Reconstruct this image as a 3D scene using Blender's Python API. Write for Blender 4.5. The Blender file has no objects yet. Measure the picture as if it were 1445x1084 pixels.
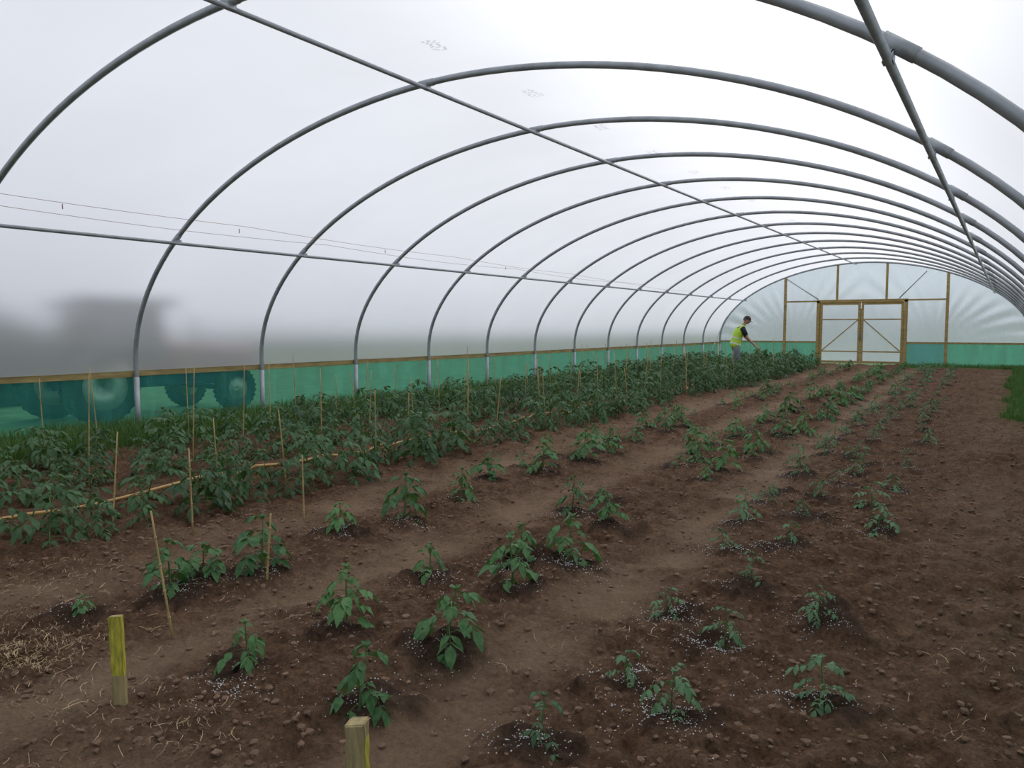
import bpy, bmesh, math, random
import numpy as np
from mathutils import Vector, Matrix
random.seed(7); rng=np.random.default_rng(7)
scene=bpy.context.scene
COL=scene.collection
try:
    scene.view_settings.view_transform='Standard'
except Exception: pass

# ------------------------------------------------------------------ constants
H=1.45; CX=-4.9; HW=5.6; LEG=1.0; RISE=2.97; NEXP=1.9
Y0=6.49; DY=2.22
def hoopy(k): return Y0+k*DY if k>=0 else 4.08+(k+1)*DY
YF=Y0+12*DY; YN=hoopy(-4)

# ------------------------------------------------------------------ materials
def newmat(name):
    m=bpy.data.materials.new(name); m.use_nodes=True
    nt=m.node_tree; nt.nodes.clear()
    out=nt.nodes.new('ShaderNodeOutputMaterial')
    return m,nt,out
def N(nt,t,**kw):
    n=nt.nodes.new(t)
    for k,v in kw.items():
        setattr(n,k,v)
    return n
def noise(nt,scale,detail=4,rough=0.55,vec=None,dist=0.0):
    n=N(nt,'ShaderNodeTexNoise'); n.inputs['Scale'].default_value=scale
    n.inputs['Detail'].default_value=detail; n.inputs['Roughness'].default_value=rough
    n.inputs['Distortion'].default_value=dist
    if vec: nt.links.new(vec,n.inputs['Vector'])
    return n
def ramp(nt,fac,stops):
    r=N(nt,'ShaderNodeValToRGB'); cr=r.color_ramp
    while len(cr.elements)>len(stops): cr.elements.remove(cr.elements[-1])
    while len(cr.elements)<len(stops): cr.elements.new(0.5)
    for e,(p,c) in zip(cr.elements,stops):
        e.position=p; e.color=(c[0],c[1],c[2],1)
    nt.links.new(fac,r.inputs['Fac']); return r
def mixc(nt,fac,a,b):
    m=N(nt,'ShaderNodeMix',data_type='RGBA')
    if isinstance(fac,(int,float)): m.inputs[0].default_value=fac
    else: nt.links.new(fac,m.inputs[0])
    for s,v in ((6,a),(7,b)):
        if isinstance(v,tuple): m.inputs[s].default_value=(v[0],v[1],v[2],1)
        else: nt.links.new(v,m.inputs[s])
    return m.outputs[2]
def simple(name,col,rough=0.6,metal=0.0,var=0.25,scale=8,bump=0.0,bscale=40,stretch=None):
    m,nt,out=newmat(name)
    tc=N(nt,'ShaderNodeTexCoord'); vec=tc.outputs['Object']
    if stretch:
        mp=N(nt,'ShaderNodeMapping'); mp.inputs['Scale'].default_value=stretch
        nt.links.new(vec,mp.inputs['Vector']); vec=mp.outputs[0]
    n=noise(nt,scale,5,0.6,vec)
    d=tuple(c*(1-var) for c in col); l=tuple(min(1,c*(1+var)) for c in col)
    r=ramp(nt,n.outputs['Fac'],[(0.3,d),(0.7,l)])
    b=N(nt,'ShaderNodeBsdfPrincipled'); nt.links.new(r.outputs[0],b.inputs['Base Color'])
    b.inputs['Roughness'].default_value=rough; b.inputs['Metallic'].default_value=metal
    if bump:
        nb=noise(nt,bscale,4,0.6,vec); bp=N(nt,'ShaderNodeBump'); bp.inputs['Strength'].default_value=bump
        bp.inputs['Distance'].default_value=0.01
        nt.links.new(nb.outputs['Fac'],bp.inputs['Height']); nt.links.new(bp.outputs[0],b.inputs['Normal'])
    nt.links.new(b.outputs[0],out.inputs['Surface'])
    return m

def film_mat(name,wr=0.15,tint=(0.93,0.94,0.97),clear=0.5,wscale=(1.2,0.25,1.2),rough=0.33,wdist=0.03,scale=2.0,ior=1.28):
    m,nt,out=newmat(name)
    tc=N(nt,'ShaderNodeTexCoord'); mp=N(nt,'ShaderNodeMapping'); mp.inputs['Scale'].default_value=wscale
    nt.links.new(tc.outputs['Object'],mp.inputs['Vector'])
    n=noise(nt,scale,4,0.5,mp.outputs[0],1.5)
    bp=N(nt,'ShaderNodeBump'); bp.inputs['Strength'].default_value=wr; bp.inputs['Distance'].default_value=wdist
    nt.links.new(n.outputs['Fac'],bp.inputs['Height'])
    n2=noise(nt,0.5,3,0.5,tc.outputs['Object'])
    c=ramp(nt,n2.outputs['Fac'],[(0.3,tuple(x*0.9 for x in tint)),(0.7,tint)])
    tr=N(nt,'ShaderNodeBsdfTranslucent'); df=N(nt,'ShaderNodeBsdfDiffuse'); rf=N(nt,'ShaderNodeBsdfRefraction')
    gl=N(nt,'ShaderNodeBsdfGlossy'); gl.inputs['Roughness'].default_value=0.25
    rf.inputs['IOR'].default_value=ior; rf.inputs['Roughness'].default_value=rough
    rf.inputs['Color'].default_value=(tint[0],tint[1],tint[2],1)
    nt.links.new(c.outputs[0],tr.inputs['Color']); nt.links.new(c.outputs[0],df.inputs['Color'])
    for s in (tr,df,gl): nt.links.new(bp.outputs[0],s.inputs['Normal'])
    m1=N(nt,'ShaderNodeMixShader'); m1.inputs[0].default_value=0.12
    nt.links.new(tr.outputs[0],m1.inputs[1]); nt.links.new(df.outputs[0],m1.inputs[2])
    m2=N(nt,'ShaderNodeMixShader'); m2.inputs[0].default_value=clear
    nt.links.new(m1.outputs[0],m2.inputs[1]); nt.links.new(rf.outputs[0],m2.inputs[2])
    m3=N(nt,'ShaderNodeMixShader'); m3.inputs[0].default_value=0.06
    nt.links.new(m2.outputs[0],m3.inputs[1]); nt.links.new(gl.outputs[0],m3.inputs[2])
    nt.links.new(m3.outputs[0],out.inputs['Surface'])
    return m
def net_mat(name,col,clear=0.6):
    m,nt,out=newmat(name)
    tc=N(nt,'ShaderNodeTexCoord'); mp=N(nt,'ShaderNodeMapping'); mp.inputs['Scale'].default_value=(3,3,0.5)
    nt.links.new(tc.outputs['Object'],mp.inputs['Vector'])
    n=noise(nt,1.6,4,0.55,mp.outputs[0],0.6)
    c=ramp(nt,n.outputs['Fac'],[(0.3,tuple(x*0.7 for x in col)),(0.7,tuple(min(1,x*1.25) for x in col))])
    bp=N(nt,'ShaderNodeBump'); bp.inputs['Strength'].default_value=0.5; bp.inputs['Distance'].default_value=0.04
    nt.links.new(n.outputs['Fac'],bp.inputs['Height'])
    tr=N(nt,'ShaderNodeBsdfTranslucent'); df=N(nt,'ShaderNodeBsdfDiffuse'); tp=N(nt,'ShaderNodeBsdfTransparent')
    nt.links.new(c.outputs[0],tr.inputs['Color']); nt.links.new(c.outputs[0],df.inputs['Color'])
    nt.links.new(bp.outputs[0],df.inputs['Normal']); nt.links.new(bp.outputs[0],tr.inputs['Normal'])
    tp.inputs['Color'].default_value=(0.5,0.86,0.84,1)
    m1=N(nt,'ShaderNodeMixShader'); m1.inputs[0].default_value=0.4
    nt.links.new(tr.outputs[0],m1.inputs[1]); nt.links.new(df.outputs[0],m1.inputs[2])
    m2=N(nt,'ShaderNodeMixShader'); m2.inputs[0].default_value=clear
    nt.links.new(m1.outputs[0],m2.inputs[1]); nt.links.new(tp.outputs[0],m2.inputs[2])
    nt.links.new(m2.outputs[0],out.inputs['Surface'])
    return m
def leaf_mat(name,dark,light):
    m,nt,out=newmat(name)
    oi=N(nt,'ShaderNodeObjectInfo'); tc=N(nt,'ShaderNodeTexCoord')
    n=noise(nt,14,3,0.5,tc.outputs['Object'])
    ad=N(nt,'ShaderNodeMath',operation='MULTIPLY_ADD'); nt.links.new(oi.outputs['Random'],ad.inputs[0])
    ad.inputs[1].default_value=0.35; nt.links.new(n.outputs['Fac'],ad.inputs[2])
    r=ramp(nt,ad.outputs[0],[(0.4,dark),(0.95,light)])
    b=N(nt,'ShaderNodeBsdfPrincipled'); nt.links.new(r.outputs[0],b.inputs['Base Color'])
    b.inputs['Roughness'].default_value=0.5; b.inputs['Specular IOR Level'].default_value=0.35
    tr=N(nt,'ShaderNodeBsdfTranslucent'); tcol=mixc(nt,0.4,r.outputs[0],(0.2,0.38,0.05)); nt.links.new(tcol,tr.inputs['Color'])
    mx=N(nt,'ShaderNodeMixShader'); mx.inputs[0].default_value=0.2
    nt.links.new(b.outputs[0],mx.inputs[1]); nt.links.new(tr.outputs[0],mx.inputs[2])
    nt.links.new(mx.outputs[0],out.inputs['Surface'])
    return m

M_film=film_mat('polythene_film',clear=.48,rough=.48,tint=(0.955,0.965,0.985),ior=1.3,wr=.3)
M_filmend=film_mat('polythene_film_wrinkled',wr=0.7,tint=(0.86,0.93,1.0),wscale=(1.6,1,.5),wdist=0.07,clear=.38,scale=2.6,rough=.4)
M_net=net_mat('green_windbreak_net',(0.09,0.46,0.39),.60)
M_netb=net_mat('blue_windbreak_net',(0.04,0.24,0.40))
M_steel=simple('galvanised_steel',(0.36,0.38,0.40),0.40,0.45,0.2,6)
M_steel2=simple('galvanised_leg',(0.42,0.44,0.46),0.45,0.45,0.15,9)
M_wood=simple('treated_timber',(0.42,0.30,0.11),0.75,0,0.3,3,0.3,30,(1,1,6))
M_woodr=simple('treated_rail_timber',(0.38,0.28,0.11),0.75,0,0.35,3,0.3,30,(6,1,6))
M_stake=simple('stake_timber',(0.42,0.33,0.16),0.8,0,0.35,6,0.5,40,(8,8,1))
M_yellow=simple('yellow_marker_paint',(0.52,0.46,0.06),0.6,0,0.45,14,0.3,40,(6,6,1))
M_cane=simple('bamboo_cane',(0.45,0.32,0.13),0.6,0,0.3,6)
M_hose=simple('orange_hose',(0.50,0.30,0.10),0.5,0,0.2,6)
M_stem=simple('green_stem',(0.10,0.17,0.05),0.6,0,0.2,10)
M_leafT=leaf_mat('tomato_leaf',(0.024,0.066,0.028),(0.08,0.175,0.065))
M_leafP=leaf_mat('pepper_leaf',(0.038,0.11,0.036),(0.12,0.27,0.085))
M_leafC=leaf_mat('seedling_leaf',(0.055,0.13,0.06),(0.14,0.27,0.125))
M_grass=leaf_mat('grass_blades',(0.05,0.115,0.02),(0.13,0.24,0.055))
M_straw=simple('straw',(0.46,0.35,0.20),0.85,0,0.35,10)
M_perl=simple('perlite',(0.70,0.68,0.67),0.9,0,0.15,20)
M_clod=simple('soil_clod',(0.180,0.108,0.068),0.95,0,0.4,12,0.5,60)
M_wire=simple('string',(0.35,0.22,0.16),0.7)
M_print=simple('film_print_ink',(0.36,0.38,0.42),0.7)

def soil():
    m,nt,out=newmat('soil')
    tc=N(nt,'ShaderNodeTexCoord'); at=N(nt,'ShaderNodeAttribute'); at.attribute_name='zone'
    sep=N(nt,'ShaderNodeSeparateColor'); nt.links.new(at.outputs['Color'],sep.inputs[0])
    n1=noise(nt,1.3,6,0.65,tc.outputs['Object']); n2=noise(nt,42,6,0.75,tc.outputs['Object']); n3=noise(nt,7,6,0.7,tc.outputs['Object'])
    base=ramp(nt,n3.outputs['Fac'],[(0.3,(0.086,0.045,0.025)),(0.5,(0.156,0.089,0.052)),(0.72,(0.240,0.146,0.089))])
    fine=ramp(nt,n2.outputs['Fac'],[(0.32,(0.36,0.36,0.36)),(0.68,(1.45,1.45,1.45))])
    mul=N(nt,'ShaderNodeMix',data_type='RGBA',blend_type='MULTIPLY'); mul.inputs[0].default_value=0.85
    nt.links.new(base.outputs[0],mul.inputs[6]); nt.links.new(fine.outputs[0],mul.inputs[7])
    pathc=ramp(nt,n1.outputs['Fac'],[(0.3,(0.235,0.153,0.094)),(0.7,(0.335,0.232,0.152))])
    pm=N(nt,'ShaderNodeMix',data_type='RGBA',blend_type='MULTIPLY'); pm.inputs[0].default_value=0.4
    nt.links.new(pathc.outputs[0],pm.inputs[6]); nt.links.new(fine.outputs[0],pm.inputs[7])
    pf=N(nt,'ShaderNodeMath',operation='MULTIPLY'); pf.inputs[1].default_value=0.9; nt.links.new(sep.outputs[0],pf.inputs[0])
    c1=mixc(nt,pf.outputs[0],mul.outputs[2],pm.outputs[2])
    comp=N(nt,'ShaderNodeMix',data_type='RGBA',blend_type='MULTIPLY'); comp.inputs[0].default_value=0.9
    comp.inputs[6].default_value=(0.055,0.033,0.024,1); nt.links.new(fine.outputs[0],comp.inputs[7])
    c2=mixc(nt,sep.outputs[1],c1,comp.outputs[2])
    gr=ramp(nt,n2.outputs['Fac'],[(0.3,(0.04,0.07,0.016)),(0.7,(0.10,0.16,0.04))])
    c3=mixc(nt,sep.outputs[2],c2,gr.outputs[0])
    b=N(nt,'ShaderNodeBsdfPrincipled'); b.inputs['Roughness'].default_value=0.95; b.inputs['Specular IOR Level'].default_value=0.12
    nt.links.new(c3,b.inputs['Base Color'])
    add=N(nt,'ShaderNodeMath',operation='MULTIPLY_ADD'); nt.links.new(n2.outputs['Fac'],add.inputs[0]); add.inputs[1].default_value=0.6
    nt.links.new(n3.outputs['Fac'],add.inputs[2])
    bp=N(nt,'ShaderNodeBump'); bp.inputs['Strength'].default_value=1.0; bp.inputs['Distance'].default_value=0.045
    nt.links.new(add.outputs[0],bp.inputs['Height']); nt.links.new(bp.outputs[0],b.inputs['Normal'])
    nt.links.new(b.outputs[0],out.inputs['Surface'])
    return m
M_soil=soil()
M_field=simple('field_grass',(0.11,0.19,0.07),0.95,0,0.4,3,0.5,30)
M_hedge=simple('added_hedge_dark',(0.025,0.036,0.045),0.95,0,0.5,2,0.5,10)  # bluish dark tone for the added near hedge behind the left film
M_hedgehaze=simple('hazed_hedge_leaves',(0.10,0.13,0.11),0.95,0,0.4,2,0.5,10)  # distance haze put into the leaf colour, greyer and lighter

# ------------------------------------------------------------------ mesh builder
class MB:
    def __init__(s): s.v=[]; s.f=[]; s.m=[]; s.mats=[]; s.sm=[]
    def mi(s,mat):
        if mat not in s.mats: s.mats.append(mat)
        return s.mats.index(mat)
    def add(s,vs,fs,mat,smooth=False):
        o=len(s.v); s.v.extend([tuple(v) for v in vs]); k=s.mi(mat)
        for f in fs: s.f.append(tuple(i+o for i in f)); s.m.append(k); s.sm.append(smooth)
    def beam(s,a,b,w,d,mat,up=(0,0,1)):
        a=Vector(a); b=Vector(b); t=(b-a).normalized(); u=Vector(up)
        if abs(t.dot(u))>0.95: u=Vector((0,1,0))
        x=t.cross(u).normalized(); y=x.cross(t).normalized()
        e=min(w,d)*0.08; vs=[]
        for p in (a,b):
            for sx,sy in ((-1,-1),(1,-1),(1,1),(-1,1)):
                for k in (0,1):
                    q=(sx*(w/2-(e if (k==0)==(sx*sy>0) else 0)), sy*(d/2-(e if (k==1)==(sx*sy>0) else 0)))
                    vs.append(p+x*q[0]+y*q[1])
        n=8; fs=[tuple(range(n))[::-1],tuple(range(n,2*n))]
        for i in range(n): fs.append((i,(i+1)%n,n+(i+1)%n,n+i))
        s.add(vs,fs,mat)
    def tube(s,pts,r,mat,n=10,cap=True,round_end=False):
        pts=[Vector(p) for p in pts]
        if not hasattr(r,'__len__'): r=[r]*len(pts)
        r=list(r)
        if round_end:
            t=(pts[-1]-pts[-2]).normalized(); e=r[-1]
            for k in (0.45,0.8,0.97): pts.append(pts[-1]+t*e*0.3); r.append(e*math.sqrt(max(0.03,1-k*k)))
        vs=[]; fs=[]; nrm=None
        for i,p in enumerate(pts):
            a=pts[max(0,i-1)]; b=pts[min(len(pts)-1,i+1)]; t=(b-a)
            t=t.normalized() if t.length>1e-9 else Vector((0,0,1))
            if nrm is None:
                u=Vector((0,0,1)) if abs(t.z)<0.9 else Vector((0,1,0))
                nrm=(u-t*u.dot(t)).normalized()
            else:
                nrm=(nrm-t*nrm.dot(t)).normalized()
            bn=t.cross(nrm)
            for k in range(n):
                an=2*math.pi*k/n; vs.append(p+(nrm*math.cos(an)+bn*math.sin(an))*r[i])
        for i in range(len(pts)-1):
            for k in range(n):
                fs.append((i*n+k,i*n+(k+1)%n,(i+1)*n+(k+1)%n,(i+1)*n+k))
        if cap: fs.append(tuple(range(n))[::-1]); fs.append(tuple(range((len(pts)-1)*n,len(pts)*n)))
        s.add(vs,fs,mat,True)
    def loft(s,rings,mat,cap=True):
        n=len(rings[0]); vs=[p for r in rings for p in r]; fs=[]
        for i in range(len(rings)-1):
            for k in range(n): fs.append((i*n+k,i*n+(k+1)%n,(i+1)*n+(k+1)%n,(i+1)*n+k))
        if cap: fs.append(tuple(range(n))[::-1]); fs.append(tuple(range((len(rings)-1)*n,len(rings)*n)))
        s.add(vs,fs,mat,True)
    def ell(s,c,r,mat,rot=None,nu=16,nv=10,fn=None):
        vs=[];fs=[]
        for j in range(nv+1):
            ph=math.pi*j/nv
            for i in range(nu):
                th=2*math.pi*i/nu
                p=Vector((math.sin(ph)*math.cos(th),math.sin(ph)*math.sin(th),math.cos(ph)))
                if fn: p=fn(p)
                p=Vector((p.x*r[0],p.y*r[1],p.z*r[2]))
                if rot: p=rot@p
                vs.append(Vector(c)+p)
        for j in range(nv):
            for i in range(nu): fs.append((j*nu+i,(j+1)*nu+i,(j+1)*nu+(i+1)%nu,j*nu+(i+1)%nu))
        s.add(vs,fs,mat,True)
    def mesh(s,name):
        me=bpy.data.meshes.new(name); me.from_pydata(s.v,[],s.f)
        for m in s.mats: me.materials.append(m)
        me.polygons.foreach_set('material_index',s.m); me.polygons.foreach_set('use_smooth',s.sm)
        me.update(); return me
    def obj(s,name,parent=None):
        return mkobj(name,s.mesh(name),parent)
def mkobj(name,me,parent=None,loc=(0,0,0),rot=(0,0,0),sc=(1,1,1)):
    o=bpy.data.objects.new(name,me); COL.objects.link(o); o.location=loc; o.rotation_euler=rot; o.scale=sc
    if parent: o.parent=parent
    return o
def empty(name,loc=(0,0,0)):
    o=bpy.data.objects.new(name,None); COL.objects.link(o); o.location=loc; o.empty_display_size=0.2; return o
def np_mesh(name,V,F,mat,smooth=False):
    me=bpy.data.meshes.new(name); nv=len(V); nf=len(F); k=F.shape[1]
    me.vertices.add(nv); me.vertices.foreach_set('co',V.astype(np.float32).ravel())
    me.loops.add(nf*k); me.loops.foreach_set('vertex_index',F.astype(np.int32).ravel())
    me.polygons.add(nf); me.polygons.foreach_set('loop_start',np.arange(0,nf*k,k,dtype=np.int32))
    me.polygons.foreach_set('use_smooth',np.full(nf,smooth))
    me.update(calc_edges=True); me.materials.append(mat); return me

# ------------------------------------------------------------------ ground height
_lat={}
def vnoise(x,y,sc,seed):
    if seed not in _lat: _lat[seed]=np.random.default_rng(seed).random((256,256))
    L=_lat[seed]; x=np.asarray(x)*sc+100; y=np.asarray(y)*sc+100
    xi=np.floor(x).astype(int); yi=np.floor(y).astype(int); fx=x-xi; fy=y-yi
    fx=fx*fx*(3-2*fx); fy=fy*fy*(3-2*fy)
    g=lambda a,b: L[a%256,b%256]
    return (g(xi,yi)*(1-fx)+g(xi+1,yi)*fx)*(1-fy)+(g(xi,yi+1)*(1-fx)+g(xi+1,yi+1)*fx)*fy-0.5
def drift(y): return -0.035*(np.asarray(y)-3)
# plants ------------------------------------------------------------
plants=[] # x,y,h,kind
for a in [(-2.64,2.09,.21),(-2.59,2.61,.28),(-2.04,2.11,.28),(-2.08,2.70,.29),(-2.79,3.49,.19),(-2.25,3.55,.30),(-2.21,4.09,.30),(-2.46,3.95,.24),(-2.39,5.07,.22)]: plants.append(a+('P',))
for a in [(-3.66,3.0,.33),(-3.78,2.49,.29),(-3.9,3.88,.2),(-3.71,4.35,.34),(-3.77,5.14,.26),(-3.95,2.1,.1),(-3.87,2.75,.22)]: plants.append(a+('P',))
for a in [(-1.32,2.24,.2),(-1.02,2.70,.2),(-1.28,2.87,.15),(-1.04,3.41,.18),(-1.4,3.65,.14),(-.55,3.09,.17),(-.75,3.95,.17),(-1.17,4.29,.16),(-1.52,4.97,.15),(-1.17,5.2,.17),(-1.62,5.73,.24),(-.74,6.0,.2),(-.88,6.75,.22)]: plants.append(a+('C',))
def prow(x0,ys,kind,hm,sp=0.62,ye=31.0):
    y=ys
    while y<ye:
        if random.random()>0.13:
            plants.append((x0+float(drift(y))+random.uniform(-.1,.1),y,hm*random.uniform(.4,1.3),kind))
        y+=sp*random.uniform(.65,1.35)*(1+.01*y)
prow(-2.72,5.4,'P',.26); prow(-2.15,5.7,'P',.26)
prow(-3.72,5.9,'P',.27,.7); prow(-4.02,6.1,'P',.24,.85)
prow(-1.52,6.4,'C',.22,.66); prow(-1.12,6.1,'C',.20,.66); prow(-.62,7.6,'C',.19,.85)
tall=[]
def trow(x0,ys,ye,sp,h):
    y=ys
    while y<ye:
        hh=(h+.0105*min(y,20))*random.uniform(.65,1.25)
        if random.random()>.1: tall.append((x0+0.6*float(drift(y))+random.uniform(-.16,.16),y,hh))
        y+=sp*random.uniform(.7,1.3)
trow(-5.3,1.9,29,.37,.42); trow(-5.72,1.8,29,.38,.45)
trow(-6.85,2.0,29,.38,.42); trow(-7.25,2.0,29,.38,.44)
trow(-8.2,3.2,28,.42,.40); trow(-8.55,3.6,28,.5,.42)
PA=np.array([(p[0],p[1],p[2]) for p in plants])
def band(x,c,w,s=0.12): return 1/(1+np.exp((np.abs(x-c)-w)/s*2.2))
def zones(x,y):
    d=drift(y); j=vnoise(x,y,1.3,11)*0.25
    path=np.maximum.reduce([band(x,-1.78+d+j*.5,.2,.14),band(x,-3.2+d+j*.5,.22,.16),band(x,-4.55+d*.8+j,.30,.2)])
    path=path*np.clip(0.75+vnoise(x,y,3,12)*1.2,0,1)
    right=band(x,-.15,.35,.2)*0.35*np.clip(0.5+vnoise(x,y,1.2,13)*2,0,1)
    path=np.maximum(path,right)
    near=np.clip((2.1-y)/0.8,0,1)*np.clip(.5+vnoise(x,y,2,17)*1.5,0,1)*0.6
    path=np.maximum(path,near*(x<-1.6))
    g=1/(1+np.exp((x+9.0+vnoise(x,y,1.5,14)*.6)/.12))
    g2=1/(1+np.exp(-(x-(.24+vnoise(x,y,1.2,15)*.3+np.clip((13.5-y)*.15,-.2,1)))/.07))
    g3=1/(1+np.exp(-(y-(31.9+vnoise(x,y,1.7,16)*.8))/.2))*(1-band(x,-5,1.6,.2))
    return path,np.clip(np.maximum.reduce([g,g2,g3]),0,1)
def ground_h(x,y,comp=None):
    x=np.asarray(x,float); y=np.asarray(y,float)
    path,g=zones(x,y)
    h=vnoise(x,y,1.1,1)*.05+vnoise(x,y,3.1,2)*.05
    r=(1-.8*path)*(1-.7*g)
    h=h+r*(vnoise(x,y,7,3)*.055+vnoise(x,y,15,4)*.048+vnoise(x,y,33,5)*.032)
    h=h-.055*path
    return h
def compost(x,y):
    c=np.zeros(x.shape)
    for (px,py,h) in PA:
        ix=(np.abs(x-px)<.38)&(np.abs(y-py)<.38)
        if ix.any():
            rr=np.hypot(x[ix]-px,y[ix]-py)+vnoise(x[ix],y[ix],7,21)*.24+vnoise(x[ix],y[ix],26,22)*.14
            c[ix]=np.maximum(c[ix],1/(1+np.exp((rr-(.09+.2*h))/.025)))
    return c
xs=np.arange(-10.6,.86,.026)
ys=[YN-.1]; 
while ys[-1]<YF+.1:
    y=ys[-1]; ys.append(y+(.06 if y<1.0 else .018+.0045*max(0,y-2)))
ys=np.array(ys)
GX,GY=np.meshgrid(xs,ys); P_,G_=zones(GX,GY); C_=compost(GX,GY)
GZ=ground_h(GX,GY)+C_*.028
V=np.stack([GX.ravel(),GY.ravel(),GZ.ravel()],1)
nx=len(xs); ny=len(ys); ii=(np.arange(ny-1)[:,None]*nx+np.arange(nx-1)[None,:]).ravel()
F=np.stack([ii,ii+1,ii+nx+1,ii+nx],1)
me=np_mesh('floor',V,F,M_soil,True)
ca=me.color_attributes.new('zone','FLOAT_COLOR','POINT')
C4=np.stack([P_.ravel(),C_.ravel()*.85,G_.ravel(),np.ones(P_.size)],1).astype(np.float32)
ca.data.foreach_set('color',C4.ravel())
mkobj('floor',me)
def gh(x,y): return float(ground_h(np.array([x]),np.array([y]))[0])

# clods
def ico(sub=1):
    bm=bmesh.new(); bmesh.ops.create_icosphere(bm,subdivisions=sub,radius=1); v=np.array([q.co[:] for q in bm.verts]); f=np.array([[w.index for w in q.verts] for q in bm.faces]); bm.free(); return v,f
def scatter(name,X,Y,Zo,S,mat,tv,tf,jit=.25,flat=.7):
    n=len(X); k=len(tv)
    ang=rng.random(n)*6.28; c=np.cos(ang)[:,None]; s=np.sin(ang)[:,None]
    T=tv[None,:,:]*(1+rng.uniform(-jit,jit,(n,k,1)))
    x=T[:,:,0]*(1+rng.uniform(-.3,.3,(n,1))); y=T[:,:,1]; z=T[:,:,2]*flat
    VX=(x*c-y*s)*S[:,None]+X[:,None]; VY=(x*s+y*c)*S[:,None]+Y[:,None]; VZ=z*S[:,None]+Zo[:,None]
    V=np.stack([VX,VY,VZ],2).reshape(-1,3); F=(tf[None]+np.arange(n)[:,None,None]*k).reshape(-1,tf.shape[1])
    return mkobj(name,np_mesh(name,V,F,mat,False))
iv,jf=ico(1)
n=32000; Y=1.2+rng.random(n)**1.7*14; X=rng.uniform(-5.2,.5,n)
pz,gz=zones(X,Y); keep=(rng.random(n)>pz*.85)&(gz<.3); X=X[keep];Y=Y[keep]
S=.0025+.017*rng.random(len(X))**4
scatter('soil_clods',X,Y,ground_h(X,Y)+S*.2,S,M_clod,iv,jf,.25,.75)
ov=np.array([[1,0,0],[-1,0,0],[0,1,0],[0,-1,0],[0,0,1],[0,0,-1]],float); of=np.array([[0,2,4],[2,1,4],[1,3,4],[3,0,4],[2,0,5],[1,2,5],[3,1,5],[0,3,5]])
PX=[];PY=[]
for (x,y,h,k) in plants:
    if y>20: continue
    m=int((440 if y<6 else 180)*random.uniform(.3,1.5))
    an=rng.random(m)*6.28; rr=.03+.19*np.abs(rng.normal(0,.55,m)); off=rng.normal(0,.04,2)
    PX.append(x+off[0]+np.cos(an)*rr*1.25); PY.append(y+off[1]+np.sin(an)*rr)
PX=np.concatenate(PX);PY=np.concatenate(PY); kp=(vnoise(PX,PY,14,31)+.5)>rng.random(len(PX))*.8; PX=PX[kp];PY=PY[kp]
S=rng.uniform(.0015,.0040,len(PX))
scatter('perlite_granules',PX,PY,ground_h(PX,PY)+compost(PX,PY)*.028+.002,S,M_perl,ov,of,.25,.9)

# straw
def strands(name,cl,mat):
    vs=[];fs=[]
    for (cx,cy,r,n_) in cl:
        for _ in range(n_):
            x=random.gauss(cx,r); y=random.gauss(cy,r*.7); a=random.gauss(.6,.9); l=random.uniform(.02,.1); w=random.uniform(.0007,.0013)
            if y<1.0: continue
            z=gh(x,y)+random.uniform(.004,.014); b=len(vs); cu=random.uniform(-.02,.02)
            for k in range(4):
                t=k/3-.5; px=x+math.cos(a)*l*t-math.sin(a)*cu*(1-4*t*t); py=y+math.sin(a)*l*t+math.cos(a)*cu*(1-4*t*t)
                pz=z+random.uniform(0,.004)+.006*(1-4*t*t)
                vs+= [(px-math.sin(a)*w,py+math.cos(a)*w,pz),(px+math.sin(a)*w,py-math.cos(a)*w,pz+.001)]
            for k in range(3): fs.append((b+2*k,b+2*k+1,b+2*k+3,b+2*k+2))
    mkobj(name,np_mesh(name,np.array(vs),np.array(fs),mat))
strands('straw_litter',[(-3.62,1.64,.12,520),(-3.85,1.85,.16,380),(-2.5,1.7,.1,120),(-2.9,1.55,.25,120),(-4.7,2.4,.22,380),(-4.6,4,.4,90),(-3.2,2.6,.4,60),(-1.75,3.0,.3,80),(-3.3,1.8,.3,150),(-.1,3.9,.15,60),(-1.45,3.3,.12,40),(-.1,3.2,.2,50)],M_straw)

# ------------------------------------------------------------------ plants meshes
def leaflet(mb,base,d,up,L,W,mat,droop=.35,fold=.25):
    d=d.normalized(); side=d.cross(up)
    if side.length<1e-4: side=Vector((1,0,0))
    side.normalize(); up=side.cross(d).normalized()
    prof=[0,.78,1.0,.6,0]; c=[];l=[];r=[]
    tw=random.uniform(-.35,.35)
    side=(side*math.cos(tw)+up*math.sin(tw)).normalized(); up=side.cross(d).normalized()
    for i in range(5):
        s=i/4; p=base+d*L*s*(1-droop*.25*s)-Vector((0,0,1))*droop*L*s*s
        c.append(p)
        if 0<i<4:
            w=W*.5*prof[i]; rip=random.uniform(-.1,.1)*W
            l.append(p+side*w+up*(fold*w+rip)); r.append(p-side*w+up*(fold*w-rip))
    vs=c+l+r
    fs=[(0,5,1),(1,5,6,2),(2,6,7,3),(3,7,4),(0,1,8),(1,2,9,8),(2,3,10,9),(3,4,10)]
    mb.add(vs,fs,mat,True)
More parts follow.
